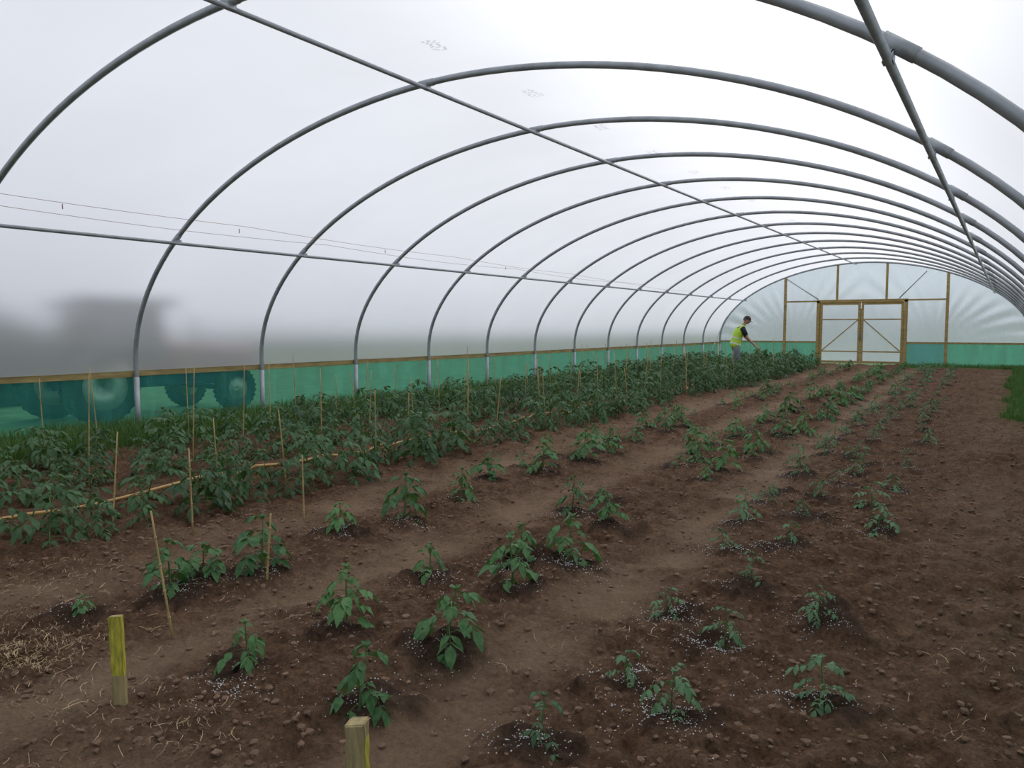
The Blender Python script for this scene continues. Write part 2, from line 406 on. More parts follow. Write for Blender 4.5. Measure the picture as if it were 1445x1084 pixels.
def cleaf(mb,base,az,el,L,pairs,ll,lw,mat,sag=.5):
    pts=[];d=Vector((math.cos(az)*math.cos(el),math.sin(az)*math.cos(el),math.sin(el)))
    for i in range(6):
        s=i/5; pts.append(base+d*L*s-Vector((0,0,1))*sag*L*s*s)
    mb.tube(pts,[.006,.0055,.005,.0042,.0034,.002],M_stem,4,False)
    up=Vector((0,0,1)); T=(pts[5]-pts[4]).normalized()
    leaflet(mb,pts[5],T-Vector((0,0,.2)),up,ll*1.15,lw*1.1,mat,.4)
    pos=[.92,.66,.42][:pairs]
    for j,s in enumerate(pos):
        k=s*5; i=int(k); p=pts[i].lerp(pts[min(5,i+1)],k-i); t=(pts[min(5,i+1)]-pts[i]).normalized()
        sd=t.cross(up).normalized(); f=[.95,.9,.6][j]
        for sg in (-1,1):
            dd=t*random.uniform(.35,.8)+sd*sg+Vector((0,0,random.uniform(-.35,.1)))
            leaflet(mb,p,dd,up,ll*f*random.uniform(.75,1.1),lw*f,mat,random.uniform(.25,.6))
def plant_mesh(name,kind,seed):
    random.seed(seed); mb=MB()
    if kind=='P': nl,L,pairs,ll,lw,mat=random.choice((10,12,14)),.38,2,.26,.145,M_leafP
    elif kind=='C': nl,L,pairs,ll,lw,mat=random.choice((7,9,11)),.50,3,.21,.12,M_leafC
    else: nl,L,pairs,ll,lw,mat=18,.38,2,.19,.095,M_leafT
    lean=(random.uniform(-.16,.16),random.uniform(-.16,.16))
    st=[Vector((lean[0]*s+random.uniform(-.015,.015)*s,lean[1]*s,s*.86-.05)) for s in [0,.2,.4,.6,.8,1.0]]
    tr=.012 if kind=='T' else .02
    mb.tube(st,[tr,tr*.95,tr*.85,tr*.7,tr*.5,tr*.3],M_stem,5,False)
    az=random.uniform(0,6.28)
    for i in range(nl):
        s=(.2 if kind=='P' else .12)+(.78 if kind=='P' else .86)*i/(nl-1)
        k=s*5; j=min(4,int(k)); p=st[j].lerp(st[j+1],k-j); az+=2.4+random.uniform(-.6,.6)
        el=random.uniform(.05,.55)+.5*s*s
        f=(1.0-.45*abs(s-.45))*random.uniform(.55,1.2)
        cleaf(mb,p,az,el,L*f,pairs,ll*f,lw*f,mat,random.uniform(.3,.9))
    for q in range(4):
        a=q*1.7; leaflet(mb,st[5],Vector((math.cos(a)*.7,math.sin(a)*.7,.9)),Vector((0,0,1)),ll*.55,lw*.5,mat,.2)
    return mb.mesh(name)
PM={k:[plant_mesh(n_+'_mesh',k,100+i*7+ord(k)) for i in range(9)] for k,n_ in (('P','pepper_plant'),('C','tomato_seedling'),('T','tomato_plant'))}
random.seed(99)
rowP=empty('pepper_plant_rows'); rowC=empty('tomato_seedling_rows')
for i,(x,y,h,k) in enumerate(plants):
    z=gh(x,y)+.02; w=h*random.uniform(.9,1.2)*(1.1 if k=='C' else 1.15)
    near=y<5.3
    nm={'P':'pepper_plant','C':'tomato_seedling'}[k]
    mkobj(nm if near else 'plant_%d'%i,random.choice(PM[k]),None if near else (rowP if k=='P' else rowC),(x,y,z),(0,0,random.uniform(0,6.28)),(w,w,h*1.12))
rowT=empty('tomato_plant_rows')
for i,(x,y,h) in enumerate(tall):
    w=h*random.uniform(.9,1.2)
    mkobj('tomato_%d'%i,random.choice(PM['T']),rowT,(x,y,gh(x,y)),(random.uniform(-.12,.12),random.uniform(-.12,.12),random.uniform(0,6.28)),(w,w,h))
for i in range(14):
    x=random.uniform(-6.9,-5.8);y=random.uniform(24.2,28.5);h=random.uniform(.65,.9)
    mkobj('tomato_bush_%d'%i,random.choice(PM['T']),rowT,(x,y,gh(x,y)),(0,0,random.uniform(0,6.28)),(h*1.1,h*1.1,h))

# grass blades
def grass(name,n,fx,hm,mat):
    X,Y=fx(n); Z=ground_h(X,Y); hh=hm*rng.uniform(.4,1.2,n); a=rng.random(n)*6.28; le=rng.uniform(.05,.6,n)*hh; w=.004
    dx=np.cos(a);dy=np.sin(a)
    V=np.zeros((n,5,3))
    V[:,0]=np.stack([X-dy*w,Y+dx*w,Z],1);V[:,1]=np.stack([X+dy*w,Y-dx*w,Z],1)
    V[:,2]=np.stack([X-dy*w*.7+dx*le*.35,Y+dx*w*.7+dy*le*.35,Z+hh*.6],1);V[:,3]=np.stack([X+dy*w*.7+dx*le*.35,Y-dx*w*.7+dy*le*.35,Z+hh*.6],1)
    V[:,4]=np.stack([X+dx*le,Y+dy*le,Z+hh],1)
    F=np.array([[0,1,3],[0,3,2],[2,3,4]]); F=(F[None]+np.arange(n)[:,None,None]*5).reshape(-1,3)
    mkobj(name,np_mesh(name,V.reshape(-1,3),F,mat))
grass('grass_verge',50000,lambda n:(-10.4+1.6*rng.random(n)**1.3,2.5+rng.random(n)**1.3*30),.22,M_grass)
def gright(n):
    X=rng.uniform(-.25,.6,n*3); Y=rng.uniform(9.5,32.8,n*3); k=zones(X,Y)[1]>.5; return X[k],Y[k]
_x,_y=gright(9000)
grass('grass_verge',len(_x),lambda n:(_x,_y),.13,M_grass)
grass('grass_verge',8000,lambda n:(np.where(rng.random(n)<.65,rng.uniform(-10.3,-6.6,n),rng.uniform(-3.3,.5,n)),33.0-1.0*rng.random(n)**1.5),.14,M_grass)

# ------------------------------------------------------------------ tunnel frame
def arch_pts(hw,rise,n=64,z0=None):
    P=[]
    if z0 is not None:
        P+= [(-hw,z) for z in z0]
    for i in range(n+1):
        t=math.pi*(1-i/n); c=math.cos(t); s=max(0,math.sin(t)); e=2/NEXP
        P.append((math.copysign(abs(c)**e,c)*hw,LEG+rise*s**e))
    if z0 is not None: P+= [(hw,z) for z in z0[::-1]]
    return P
def zarch(u,hw=HW,rise=RISE):
    q=max(0,1-abs(u/hw)**NEXP); return LEG+rise*q**(1/NEXP)
frame=empty('polytunnel_frame')
mb=MB()
mb.tube([(CX+u,0,z) for u,z in arch_pts(HW,RISE,64,[-.25,.3,.7,.9])],.033,M_steel,12)
for sg in (-1,1): mb.tube([(CX+sg*HW,0,-.25),(CX+sg*HW,0,.74)],.039,M_steel2,12)
PUS=(-4.58,-.28,4.42)
def collar(mb,u):
    p=Vector((CX+u,0,zarch(u))); q=Vector((CX+u+.1,0,zarch(u+.1))); t=(q-p).normalized()
    mb.tube([p-t*.09,p+t*.09],.038,M_steel,12)
for u in PUS: collar(mb,u)
hoopm=mb.mesh('hoop_mesh')
for k in range(-4,13): mkobj('hoop_%d'%(k+5),hoopm,frame,(0,hoopy(k),0))
mb=MB()
for u in PUS:
    z=zarch(u)-.055; uu=u*.99
    mb.tube([(CX+uu,YN,z),(CX+uu,YF,z)],.022,M_steel,10)
    for k in range(-4,13):
        y=hoopy(k); mb.beam((CX+uu,y-.035,z+.015),(CX+uu,y+.035,z+.015),.055,.06,M_steel)
for sg in (-1,1):
    mb.tube([(CX+sg*5.5,YF-.1,1.5),(CX+sg*5.52,YF-1.9,.05)],.02,M_steel2,8)
    mb.tube([(CX+sg*5.5,YN+.1,1.5),(CX+sg*5.52,YN+1.9,.05)],.02,M_steel2,8)
mb.obj('purlins',frame)
# cover film
FP=arch_pts(HW+.045,RISE+.045,80,[.83,.92])
YS=[];
for k in range(-4,12):
    for q in range(6): YS.append(hoopy(k)+(hoopy(k+1)-hoopy(k))*q/6)
YS.append(YF); vs=[]
for i,y in enumerate(YS):
    dip=.02*math.sin(math.pi*(i%6)/6); r=1-dip*.25
    for u,z in FP:
        vs.append((CX+u*r,y,LEG+(z-LEG)*r if z>LEG else z))
m_=len(FP); fs=[(j*m_+i,(j+1)*m_+i,(j+1)*m_+i+1,j*m_+i+1) for j in range(len(YS)-1) for i in range(m_-1)]
ceil=mkobj('ceiling',np_mesh('ceiling',np.array(vs),np.array(fs),M_film,True))
mb=MB(); rr_=random.Random(4)
for i in range(18):
    y=4.0+i*1.7; X=-4.48
    z=zarch(X-CX,HW+.045,RISE+.045)-.028
    for j in range(14):
        a=y-.13+.02*j
        for q in range(2):
            x0=X+rr_.uniform(-.03,.03)+(.05 if q else -.03)
            mb.add([(x0,a,z),(x0+.03,a,z),(x0+.03,a+.006,z),(x0,a+.006,z)],[(0,1,2,3)],M_print)
mb.obj('film_print',frame)
def netwall(name,x,mat):
    nyy=400; vs=[];fs=[]
    zz=[-.03,.2,.4,.6,.84]
    for i in range(nyy+1):
        y=YN+(YF-YN)*i/nyy
        for z in zz:
            vs.append((x+(.018*math.sin(y*9)+.014*math.sin(y*23+z*4)+.02*math.sin(y*2.1))*(1-abs(z-.4)*.9),y,z))
    for i in range(nyy):
        for j in range(4): a=i*5+j; fs.append((a,a+1,a+6,a+5))
    mkobj(name,np_mesh(name,np.array(vs),np.array(fs),mat,True))
netwall('wall_left',CX-HW-.10,M_net); netwall('wall_right',CX+HW+.10,M_net)
tn=1
for x in (CX-HW-.065,CX+HW+.065):
    mb=MB()
    for k in range(-4,12,2):
        y=hoopy(k); d1=random.uniform(-.012,.012); y2=min(hoopy(k+2)-.01,YF)
        mb.beam((x,y,.79+d1),(x,y2,.79-d1),.04,.085,M_woodr)
    mb.obj('trim_%d'%tn); tn+=1

# ------------------------------------------------------------------ end walls
def endwall(Y,sgn,tag):
    vs=[];fs=[]
    def fillrange(u0,u1,zb,n):
        us=np.linspace(u0,u1,n+1); nz=16
        b=len(vs)
        for u in us:
            zt=max(zb+.001,zarch(u))
            for j in range(nz+1):
                z=zb+(zt-zb)*j/nz
                fan=math.atan2(z-.84,abs(u)-2.5+1e-3)
                vs.append((CX+u,Y+.035+.016*math.sin(fan*31+u)*math.sin(math.pi*j/nz),z))
        for i in range(n):
            for j in range(nz): a=b+i*(nz+1)+j; fs.append((a,a+nz+1,a+nz+2,a+1) if sgn>0 else (a,a+1,a+nz+2,a+nz+1))
    dl=-1.6;dr=1.52
    fillrange(-HW,dl,.84,60); fillrange(dl,dr,2.45,30); fillrange(dr,HW,.84,60)
    mkobj('wall_'+tag,np_mesh('wall_'+tag,np.array(vs),np.array(fs),M_filmend,True))
    mb=MB()
    def net(u0,u1,mat):
        n=60; v=[]; f=[]
        for i in range(n+1):
            u=u0+(u1-u0)*i/n
            for z in (-.03,.4,.84): v.append((CX+u,Y+.05+.015*math.sin(u*14+z*3),z))
        for i in range(n):
            for j in range(2): a=i*3+j; f.append((a,a+1,a+4,a+3))
        mb.add(v,f,mat,True)
    net(-HW,dl,M_net); net(2.9,HW,M_net); net(dr,2.9,M_netb)
    o=mb.obj('windbreak_net_'+tag,frame)
    mb=MB()
    W=M_wood
    for u in (-2.92,2.91): mb.beam((CX+u,Y,-.2),(CX+u,Y,zarch(u)-.03),.1,.08,W)
    for u in (dl-.02,dr+.02): mb.beam((CX+u,Y-.01,-.2),(CX+u,Y-.01,2.5),.12,.09,W)
    for u in (-.93,.85): mb.beam((CX+u,Y,2.5),(CX+u,Y,zarch(u)-.03),.08,.07,W)
    mb.beam((CX+dl-.08,Y-.01,2.48),(CX+dr+.08,Y-.01,2.48),.09,.12,W)
    mb.beam((CX-2.87,Y,2.49),(CX+dl-.08,Y,2.49),.05,.06,W); mb.beam((CX+dr+.08,Y,2.49),(CX+2.86,Y,2.49),.05,.06,W)
    for a,b in ((-HW,dl-.08),(dr+.08,HW)): mb.beam((CX+a,Y,.86),(CX+b,Y,.86),.05,.07,M_woodr)
    mb.tube([(CX-2.85,Y-.06*sgn,3.4),(CX-1.62,Y-.06*sgn,2.56)],.02,M_steel,8)
    mb.tube([(CX+2.2,Y-.06*sgn,3.55),(CX+1.3,Y-.06*sgn,2.56)],.02,M_steel,8)
    mb.obj('end_frame_'+tag,frame)
    return dl,dr
dl,dr=endwall(YF,1,'back'); endwall(YN,-1,'front')
def door(name,u0,u1,Y,flip):
    mb=MB(); W=M_wood; zb=.04; zt=2.42; w=.09
    mb.beam((CX+u0+w/2,Y,zb),(CX+u0+w/2,Y,zt),w,.05,W); mb.beam((CX+u1-w/2,Y,zb),(CX+u1-w/2,Y,zt),w,.05,W)
    for z,t in ((zt-.045,.09),(1.76,.05),(.5,.05),(zb+.05,.08)): mb.beam((CX+u0+w,Y,z),(CX+u1-w,Y,z),.045,t,W)
    a=(CX+u0+w,Y-.002,.52);b=(CX+u1-w,Y-.002,1.74)
    if flip: a=(CX+u1-w,Y-.002,.52);b=(CX+u0+w,Y-.002,1.74)
    mb.beam(a,b,.03,.04,W)
    n=10;v=[];f=[]
    for i in range(n+1):
        for j in range(n+1): v.append((CX+u0+.02+(u1-u0-.04)*i/n,Y+.032+.006*math.sin(i*1.7+j),zb+.02+(zt-zb-.04)*j/n))
    for i in range(n):
        for j in range(n): q=i*(n+1)+j; f.append((q,q+n+1,q+n+2,q+1) if Y>10 else (q,q+1,q+n+2,q+n+1))
    mb.add(v,f,M_filmend,True)
    hx=u1-.05 if not flip else u0+.05
    mb.beam((CX+hx,Y-.045,1.0),(CX+hx,Y-.045,1.2),.02,.03,M_steel)
    mb.obj(name)
for Y,o in ((YF,0),(YN,2)):
    mid=(dl+dr)/2
    door('door_%d'%(1+o),dl+.05,mid-.01,Y,False); door('door_%d'%(2+o),mid+.01,dr-.05,Y,True)

# wires
mb=MB()
for (p,q,sag) in (((-9.0,YN+.2,2.95),(-9.25,22,2.72),.03),((-9.15,YN+.2,2.8),(-9.25,26,2.68),.05)):
    p=Vector(p);q=Vector(q)
    mb.tube([p.lerp(q,i/40)-Vector((0,0,sag*math.sin(math.pi*((i*1.0)%8)/8))) for i in range(41)],.0028,M_wire,5)
for y in (4.8,7.2,10.2,14): mb.tube([(-9.08,y,2.9-.012*y),(-9.08,y,2.84-.012*y)],.006,M_wire,5)
mb.obj('crop_support_wire')

# ------------------------------------------------------------------ canes, stakes, hose
canes=[(-3.33,2.2,.62,-.07,-.05),(-4.73,3.3,.62,-.02,0),(-4.5,4.1,.5,-.03,.02),(-3.5,2.9,.4,.05,0),(-4.95,2.15,.45,-.04,.0)]
random.seed(5)
for x0 in (-5.6,-7.1,-8.5):
    y=2.1
    while y<29:
        canes.append((x0+.6*float(drift(y))+random.uniform(-.25,.25),y,random.uniform(.7,1.1),random.uniform(-.08,.08),random.uniform(-.08,.08)))
        y+=random.uniform(.45,1.2)
cg=MB()
for i,(x,y,h,lx,ly) in enumerate(canes):
    z=gh(x,y); pts=[Vector((x+lx*t,y+ly*t,z-.03+(h+.03)*t)) for t in [0,.2,.4,.6,.8,1]]
    cg.tube(pts,[.0066,.0066,.0062,.0058,.0054,.005],M_cane,6)
    for t in (1,2,3,4): cg.tube([pts[t]-Vector((0,0,.005)),pts[t]+Vector((0,0,.005))],.0078,M_cane,6)
cg.obj('bamboo_canes')
def stake(name,x,y,h,w,d,rz,yf,lean=(0,0)):
    mb=MB(); bm=bmesh.new(); bmesh.ops.create_cube(bm,size=1)
    for v in bm.verts:
        v.co.x*=w; v.co.y*=d; v.co.z=(v.co.z+.5)
    bmesh.ops.bevel(bm,geom=[e for e in bm.edges],offset=.004,segments=2,affect='EDGES')
    bmesh.ops.subdivide_edges(bm,edges=[e for e in bm.edges if abs(e.verts[0].co.z-e.verts[1].co.z)>.5],cuts=9,use_grid_fill=True)
    for v in bm.verts:
        z=v.co.z; v.co.z=-.12+z*(h+.12)
        v.co.x+=.002*math.sin(z*31+v.co.y*60); 
        if z>.9: v.co.z+=.35*v.co.x*.3+.004*math.sin(v.co.y*300)
        v.co.x+=lean[0]*z; v.co.y+=lean[1]*z
    bm.normal_update()
    me=bpy.data.meshes.new(name); bm.to_mesh(me); 
    me.materials.append(M_stake); me.materials.append(M_yellow)
    for p in me.polygons:
        if yf>0 and p.center.z>h*yf and abs(p.normal.z)<.5: p.material_index=1
        if yf<0 and p.center.z>-.02 and p.normal.x>.6 and p.center.z<h*.9: p.material_index=1
    bm.free()
    mkobj(name,me,None,(x,y,gh(x,y)),(0,0,rz))
stake('yellow_marker_stake',-2.88,1.67,.35,.05,.028,.55,.35,(-.01,0))
stake('wooden_post',-1.63,1.68,.30,.062,.05,.45,-1)
mb=MB(); pts=[]
for i in range(120):
    y=1.2+i*.22; x=-6.25-.01*(y-3)+.06*math.sin(y*.9)+.03*math.sin(y*2.3); pts.append((x,y,gh(x,y)+.03))
mb.tube(pts,.015,M_hose,8); mb.obj('irrigation_hose')

# ------------------------------------------------------------------ outside
mb=MB()
bmv=[];n=24
for i in range(n+1):
    for j in range(n+1): bmv.append((-130+260*i/n,-100+260*j/n,-.12))
f=[(i*(n+1)+j,(i+1)*(n+1)+j,(i+1)*(n+1)+j+1,i*(n+1)+j+1) for i in range(n) for j in range(n)]
mb.add(bmv,f,M_field); mb.obj('grass_field')
def hedge(name,a,b,h,w,seed,mat):
    r=random.Random(seed); a=Vector(a);b=Vector(b);L=(b-a).length;d=(b-a)/L;sd=Vector((-d.y,d.x,0));mb=MB();n=int(L/1.0);rings=[]
    for i in range(n+1):
        p=a+d*L*i/n; hh=h*r.uniform(.75,1.2)*min(1,.3+.2*(n-i)); ring=[]
        for k in range(12):
            an=math.pi*k/11; ring.append(p+sd*math.cos(an)*w*r.uniform(.8,1.2)+Vector((0,0,-.1+hh*math.sin(an)*r.uniform(.85,1.1))))
        rings.append(ring)
    mb.loft(rings,mat); mb.obj(name)
hedge('hedgerow',(-44,-30,0),(-44,90,0),3.6,2,1,M_hedgehaze)
hedge('hedgerow',(-18,-14,0),(-18,9.5,0),4.2,1.6,3,M_hedge)  # added dark mass outside, makes the left film darker low down
hedge('hedgerow',(-60,95,0),(60,95,0),3.2,2,2,M_hedgehaze)

# tractor
M_tyre=simple('tyre_rubber',(0.02,0.02,0.022),.85); M_rim=simple('cream_wheel_rim',(0.62,0.57,0.44),.6)
M_blue=simple('blue_tractor_paint',(0.02,0.045,0.09),.4); M_red=simple('faded_red_tractor_paint',(0.22,0.08,0.08),.5); M_dark=simple('engine_iron',(0.03,0.03,0.035),.6)
M_glass=simple('cab_glass',(0.03,0.045,0.06),.1)
tractor=empty('tractor',(-12.75,7.04,-.12))
def wheel(name,x,y,R,w,rr):
    mb=MB(); n=40
    prof=[(rr,-w*.5),(R*.9,-w*.5),(R*.97,-w*.38),(R,0),(R*.97,w*.38),(R*.9,w*.5),(rr,w*.5),(rr*.94,0)]
    rings=[[Vector((px,math.cos(2*math.pi*i/n)*r_,math.sin(2*math.pi*i/n)*r_)) for r_,px in prof] for i in range(n+1)]
    mb.loft(rings,M_tyre,False)
    for i in range(26):
        a=2*math.pi*i/26
        for sg in (-1,1):
            p=Vector((sg*w*.08,math.cos(a)*R,math.sin(a)*R)); a2=a+.14; q=Vector((sg*w*.48,math.cos(a2)*R*.95,math.sin(a2)*R*.95))
            mb.beam(p,q,.03,.03,M_tyre,up=(0,math.cos(a),math.sin(a)))
    pr=[(0,.03),(rr*.25,.05),(rr*.3,.02),(rr*.75,-.03),(rr*.92,.02),(rr,w*.42)]
    for sg in (1,-1):
        rings=[[Vector((sg*px,math.cos(2*math.pi*i/n)*r_,math.sin(2*math.pi*i/n)*r_)) for r_,px in pr] for i in range(n+1)]
        mb.loft(rings,M_rim,False)
    for i in range(8):
        a=2*math.pi*i/8; mb.ell((.03,math.cos(a)*rr*.5,math.sin(a)*rr*.5),(.02,.02,.02),M_dark,nu=6,nv=4)
    mkobj(name,mb.mesh(name),tractor,(x,y,R))
wheel('rear_wheel_right',.35,0,.61,.34,.39); wheel('rear_wheel_left',-1.15,0,.61,.34,.39)
wheel('front_wheel_right',.35,2.6,.42,.22,.22); wheel('front_wheel_left',-1.15,2.6,.42,.22,.22)
mb=MB(); cx=-.4
mb.beam((cx,-.3,.72),(cx,2.9,.68),.34,.4,M_blue)
mb.tube([(-1.1,0,.61),(.3,0,.61)],.09,M_blue,10); mb.tube([(-1.1,2.6,.42),(.3,2.6,.42)],.05,M_blue,10)
def rrect(y,w,z0,z1):
    return [Vector((cx+math.copysign(abs(math.cos(a))**.5,math.cos(a))*w/2,y,(z0+z1)/2+math.copysign(abs(math.sin(a))**.5,math.sin(a))*(z1-z0)/2)) for a in [2*math.pi*i/20+.1 for i in range(20)]]
mb.loft([rrect(.95,.62,.85,1.5),rrect(1.1,.64,.85,1.52),rrect(2.2,.56,.85,1.42),rrect(2.85,.5,.8,1.34),rrect(2.95,.4,.84,1.28)],M_red)
for i in range(6): mb.beam((cx-.2,2.97,.88+i*.06),(cx+.2,2.97,.88+i*.06),.02,.02,M_dark)
mb.tube([(cx+.15,1.7,1.4),(cx+.15,1.7,2.05),(cx+.15,1.62,2.12)],.03,M_dark,8)
for x in (-1.15,.35):
    rings=[]
    for i in range(13):
        a=math.pi*(.05+.9*i/12); rings.append([Vector((x+dx,math.cos(a)*r_,.62+math.sin(a)*r_)) for dx,r_ in ((-.2,.70),(.2,.70),(.2,.74),(-.2,.74))])
    mb.loft(rings,M_blue)
for x in (-.95,.15):
    for y in (-.35,.95): mb.beam((x,y,.95),(x*.95-.02,y*.9,2.3),.07,.07,M_dark)
mb.loft([[Vector((cx+a*.68,.3+b*.85,z)) for a,b in ((-1,-1),(1,-1),(1,1),(-1,1))] for z in (2.3,2.36,2.42)],M_blue)
for x in (-.95,.15): mb.beam((x,-.3,1.65),(x,.9,1.65),.02,1.2,M_glass,up=(0,0,1))
mb.beam((cx,.0,1.0),(cx,.45,1.0),.45,.12,M_dark); mb.beam((cx,-.05,1.05),(cx,-.12,1.5),.42,.1,M_dark)
rg_=[(cx+.19*math.cos(a),.72+.05*math.sin(a),1.4+.18*math.sin(a)) for a in [2*math.pi*i/16 for i in range(17)]]
mb.tube(rg_,.015,M_dark,6,False); mb.tube([(cx,.95,1.2),(cx,.72,1.4)],.02,M_dark,6)
mb.obj('tractor_body',tractor)

# ------------------------------------------------------------------ worker
M_vest=simple('hi_vis_vest',(0.55,0.84,0.06),.6,0,.08,6,.4,25); M_band=simple('reflective_band',(0.75,0.78,0.75),.3,0,.05)
M_shirt=simple('black_tshirt',(0.02,0.02,0.025),.85); M_trous=simple('grey_trousers',(0.18,0.20,0.23),.85,0,.2,8,.5,20)
M_skin=simple('skin',(0.48,0.27,0.19),.55,0,.08); M_boot=simple('boots',(0.03,0.025,0.02),.7); M_cap=simple('dark_cap',(0.06,0.03,0.03),.8)
M_hair=simple('grey_hair',(0.12,0.10,0.09),.8); M_eye=simple('eye_white',(0.6,0.6,0.6),.3); M_lip=simple('lips',(0.3,0.1,0.09),.5); M_pup=simple('pupil',(0.02,0.015,0.01),.3)
wx,wy=-6.62,22.3
worker=empty('worker_man',(wx,wy,gh(wx,wy))); worker.rotation_euler=(0,0,math.atan2(.42,.9))
def skinned(name,P,E,R,root,sub=2):
    bm=bmesh.new(); lay=bm.verts.layers.skin.verify(); vv=[]
    for i,p in enumerate(P):
        v=bm.verts.new(p); r=R[i]; r=r if isinstance(r,tuple) else (r,r); v[lay].radius=r; v[lay].use_root=(i==root); vv.append(v)
    for a,b in E: bm.edges.new((vv[a],vv[b]))
    me=bpy.data.meshes.new(name+'_sk'); bm.to_mesh(me); bm.free()
    o=mkobj(name+'_sk',me); sk=o.modifiers.new('Skin','SKIN'); sk.use_smooth_shade=True
    sb=o.modifiers.new('Sub','SUBSURF'); sb.levels=sub; sb.render_levels=sub
    bpy.context.view_layer.update(); dg=bpy.context.evaluated_depsgraph_get()
    m2=bpy.data.meshes.new_from_object(o.evaluated_get(dg)); bpy.data.objects.remove(o); m2.name=name; return m2
P=[(0,0,.95),(.02,0,1.08),(.08,0,1.24),(.15,0,1.38),(.20,0,1.47),(.245,0,1.55),
   (.0,-.09,.88),(.05,-.11,.50),(-.03,-.12,.10),(.10,-.13,.045),
   (.0,.09,.88),(.10,.11,.50),(.04,.12,.10),(.17,.13,.045),
   (.16,-.17,1.40),(.29,-.23,1.13),(.47,-.20,.95),(.53,-.19,.89),
   (.16,.17,1.40),(.31,.21,1.14),(.50,.14,.98),(.56,.12,.92)]
E=[(0,1),(1,2),(2,3),(3,4),(4,5),(0,6),(6,7),(7,8),(8,9),(0,10),(10,11),(11,12),(12,13),(3,14),(14,15),(15,16),(16,17),(3,18),(18,19),(19,20),(20,21)]
R=[.13,.12,.13,.12,.065,.055,.095,.068,.045,.045,.095,.068,.045,.045,.068,.045,.028,.03,.068,.045,.028,.03]
bodym=skinned('body',P,E,R,0)
for m in (M_skin,M_trous,M_shirt,M_boot): bodym.materials.append(m)
for p in bodym.polygons:
    c=p.center; k=2
    if c.z<.1: k=3
    elif c.z<.98 and not (c.x>.25 and c.z>.8): k=1
    if c.x>.24 and c.z<1.24 and c.z>.8: k=0
    if c.z>1.49 and c.x>.18: k=0
    p.material_index=k; p.use_smooth=True
mkobj('body',bodym,worker)
mb=MB()
rg=[((-.01,.0,.84),.155,.19),((.0,0,.95),.155,.19),((.02,0,1.06),.145,.18),((.05,0,1.17),.145,.185),((.09,0,1.27),.15,.20),((.13,0,1.36),.14,.21),((.165,0,1.425),.115,.19),((.19,0,1.47),.085,.12),((.2,0,1.49),.07,.075)]
def ring(c,rx,ry,n=28):
    c=Vector(c); ax=Vector((1,0,-.3)).normalized()
    return [c+ax*math.cos(2*math.pi*k/n)*rx+Vector((0,1,0))*math.sin(2*math.pi*k/n)*ry for k in range(n)]
mb.loft([ring(*a) for a in rg],M_vest)
def band_ring(t0,t1,off=.006):
    def at(t):
        i=min(len(rg)-2,int(t)); f=t-i; a=rg[i];b=rg[i+1]
        return (Vector(a[0]).lerp(Vector(b[0]),f),a[1]*(1-f)+b[1]*f+off,a[2]*(1-f)+b[2]*f+off)
    mb.loft([ring(*at(t0)),ring(*at(t1))],M_band,False)
band_ring(.95,1.3); band_ring(2.35,2.7)
for sy in (-1,1):
    mb.tube([(.02,sy*.13,1.42),(.11,sy*.14,1.47),(.2,sy*.12,1.45),(.27,sy*.11,1.36),(.25,sy*.11,1.22)],.018,M_band,6)
mb.obj('hi_vis_vest',worker)
mb=MB()
for sy in (-1,1): mb.tube([(.15,sy*.16,1.41),(.20,sy*.195,1.32),(.255,sy*.22,1.2)],[.082,.072,.062],M_shirt,14)
for a,b,c in (((0,-.09,.9),(.05,-.11,.5),(-.03,-.12,.12)),((0,.09,.9),(.10,.11,.5),(.04,.12,.12))):
    a,b,c=map(Vector,(a,b,c)); mb.tube([a,a.lerp(b,.5),b,b.lerp(c,.5),c],[.105,.095,.078,.07,.07],M_trous,14)
mb.obj('sleeves_and_trousers',worker)
def hand(name,w,d,side):
    mb=MB(); w=Vector(w); d=Vector(d).normalized(); s=Vector((0,side,0)); s=(s-d*s.dot(d)).normalized(); nn=d.cross(s)
    mb.loft([[w+d*t+s*math.cos(a)*ww+nn*math.sin(a)*.016 for a in [2*math.pi*k/12 for k in range(12)]] for t,ww in ((-.02,.026),(.03,.038),(.085,.042))],M_skin)
    if nn.z>0: nn=-nn
    for i,(o,l) in enumerate(((-.032,.07),(-.011,.08),(.011,.075),(.031,.06))):
        b=w+d*.08+s*o; mb.tube([b,b+d*l*.45+nn*l*.1,b+d*l*.75+nn*l*.35,b+d*l*.85+nn*l*.65],[.0095,.009,.008,.007],M_skin,7,True,True)
    b=w+d*.02-s*.035; mb.tube([b,b-s*.025+d*.025,b-s*.03+d*.055+nn*.015,b-s*.02+d*.075+nn*.025],[.012,.011,.01,.008],M_skin,7,True,True)
    mb.obj(name,worker)
hand('hand_right',(.53,-.19,.89),(.6,0,-.65),1); hand('hand_left',(.56,.12,.92),(.6,-.1,-.6),-1)
Rh=Matrix.Rotation(math.radians(32),3,'Y'); hc=Vector((.30,0,1.63)); mb=MB()
def hf(p):
    q=p.copy()
    if q.z<0: q.x=q.x*(1+.18*q.z)+(-q.z)*.16; q.y*=1+.28*q.z
    if q.x>0: q.x*=.96
    nb=math.exp(-((q.y/.16)**2+((q.z+.12)/.22)**2)); 
    if p.x>.5: q.x+=.20*nb*(1 if q.z<.05 else .4)
    eb=math.exp(-((abs(q.y)-.35)**2/.02+(q.z-.08)**2/.01))
    if p.x>.5: q.x-=.08*eb
    return q
mb.ell(hc,(.098,.077,.118),M_skin,Rh,28,22,hf)
def hp(x,y,z): return hc+Rh@Vector((x,y,z))
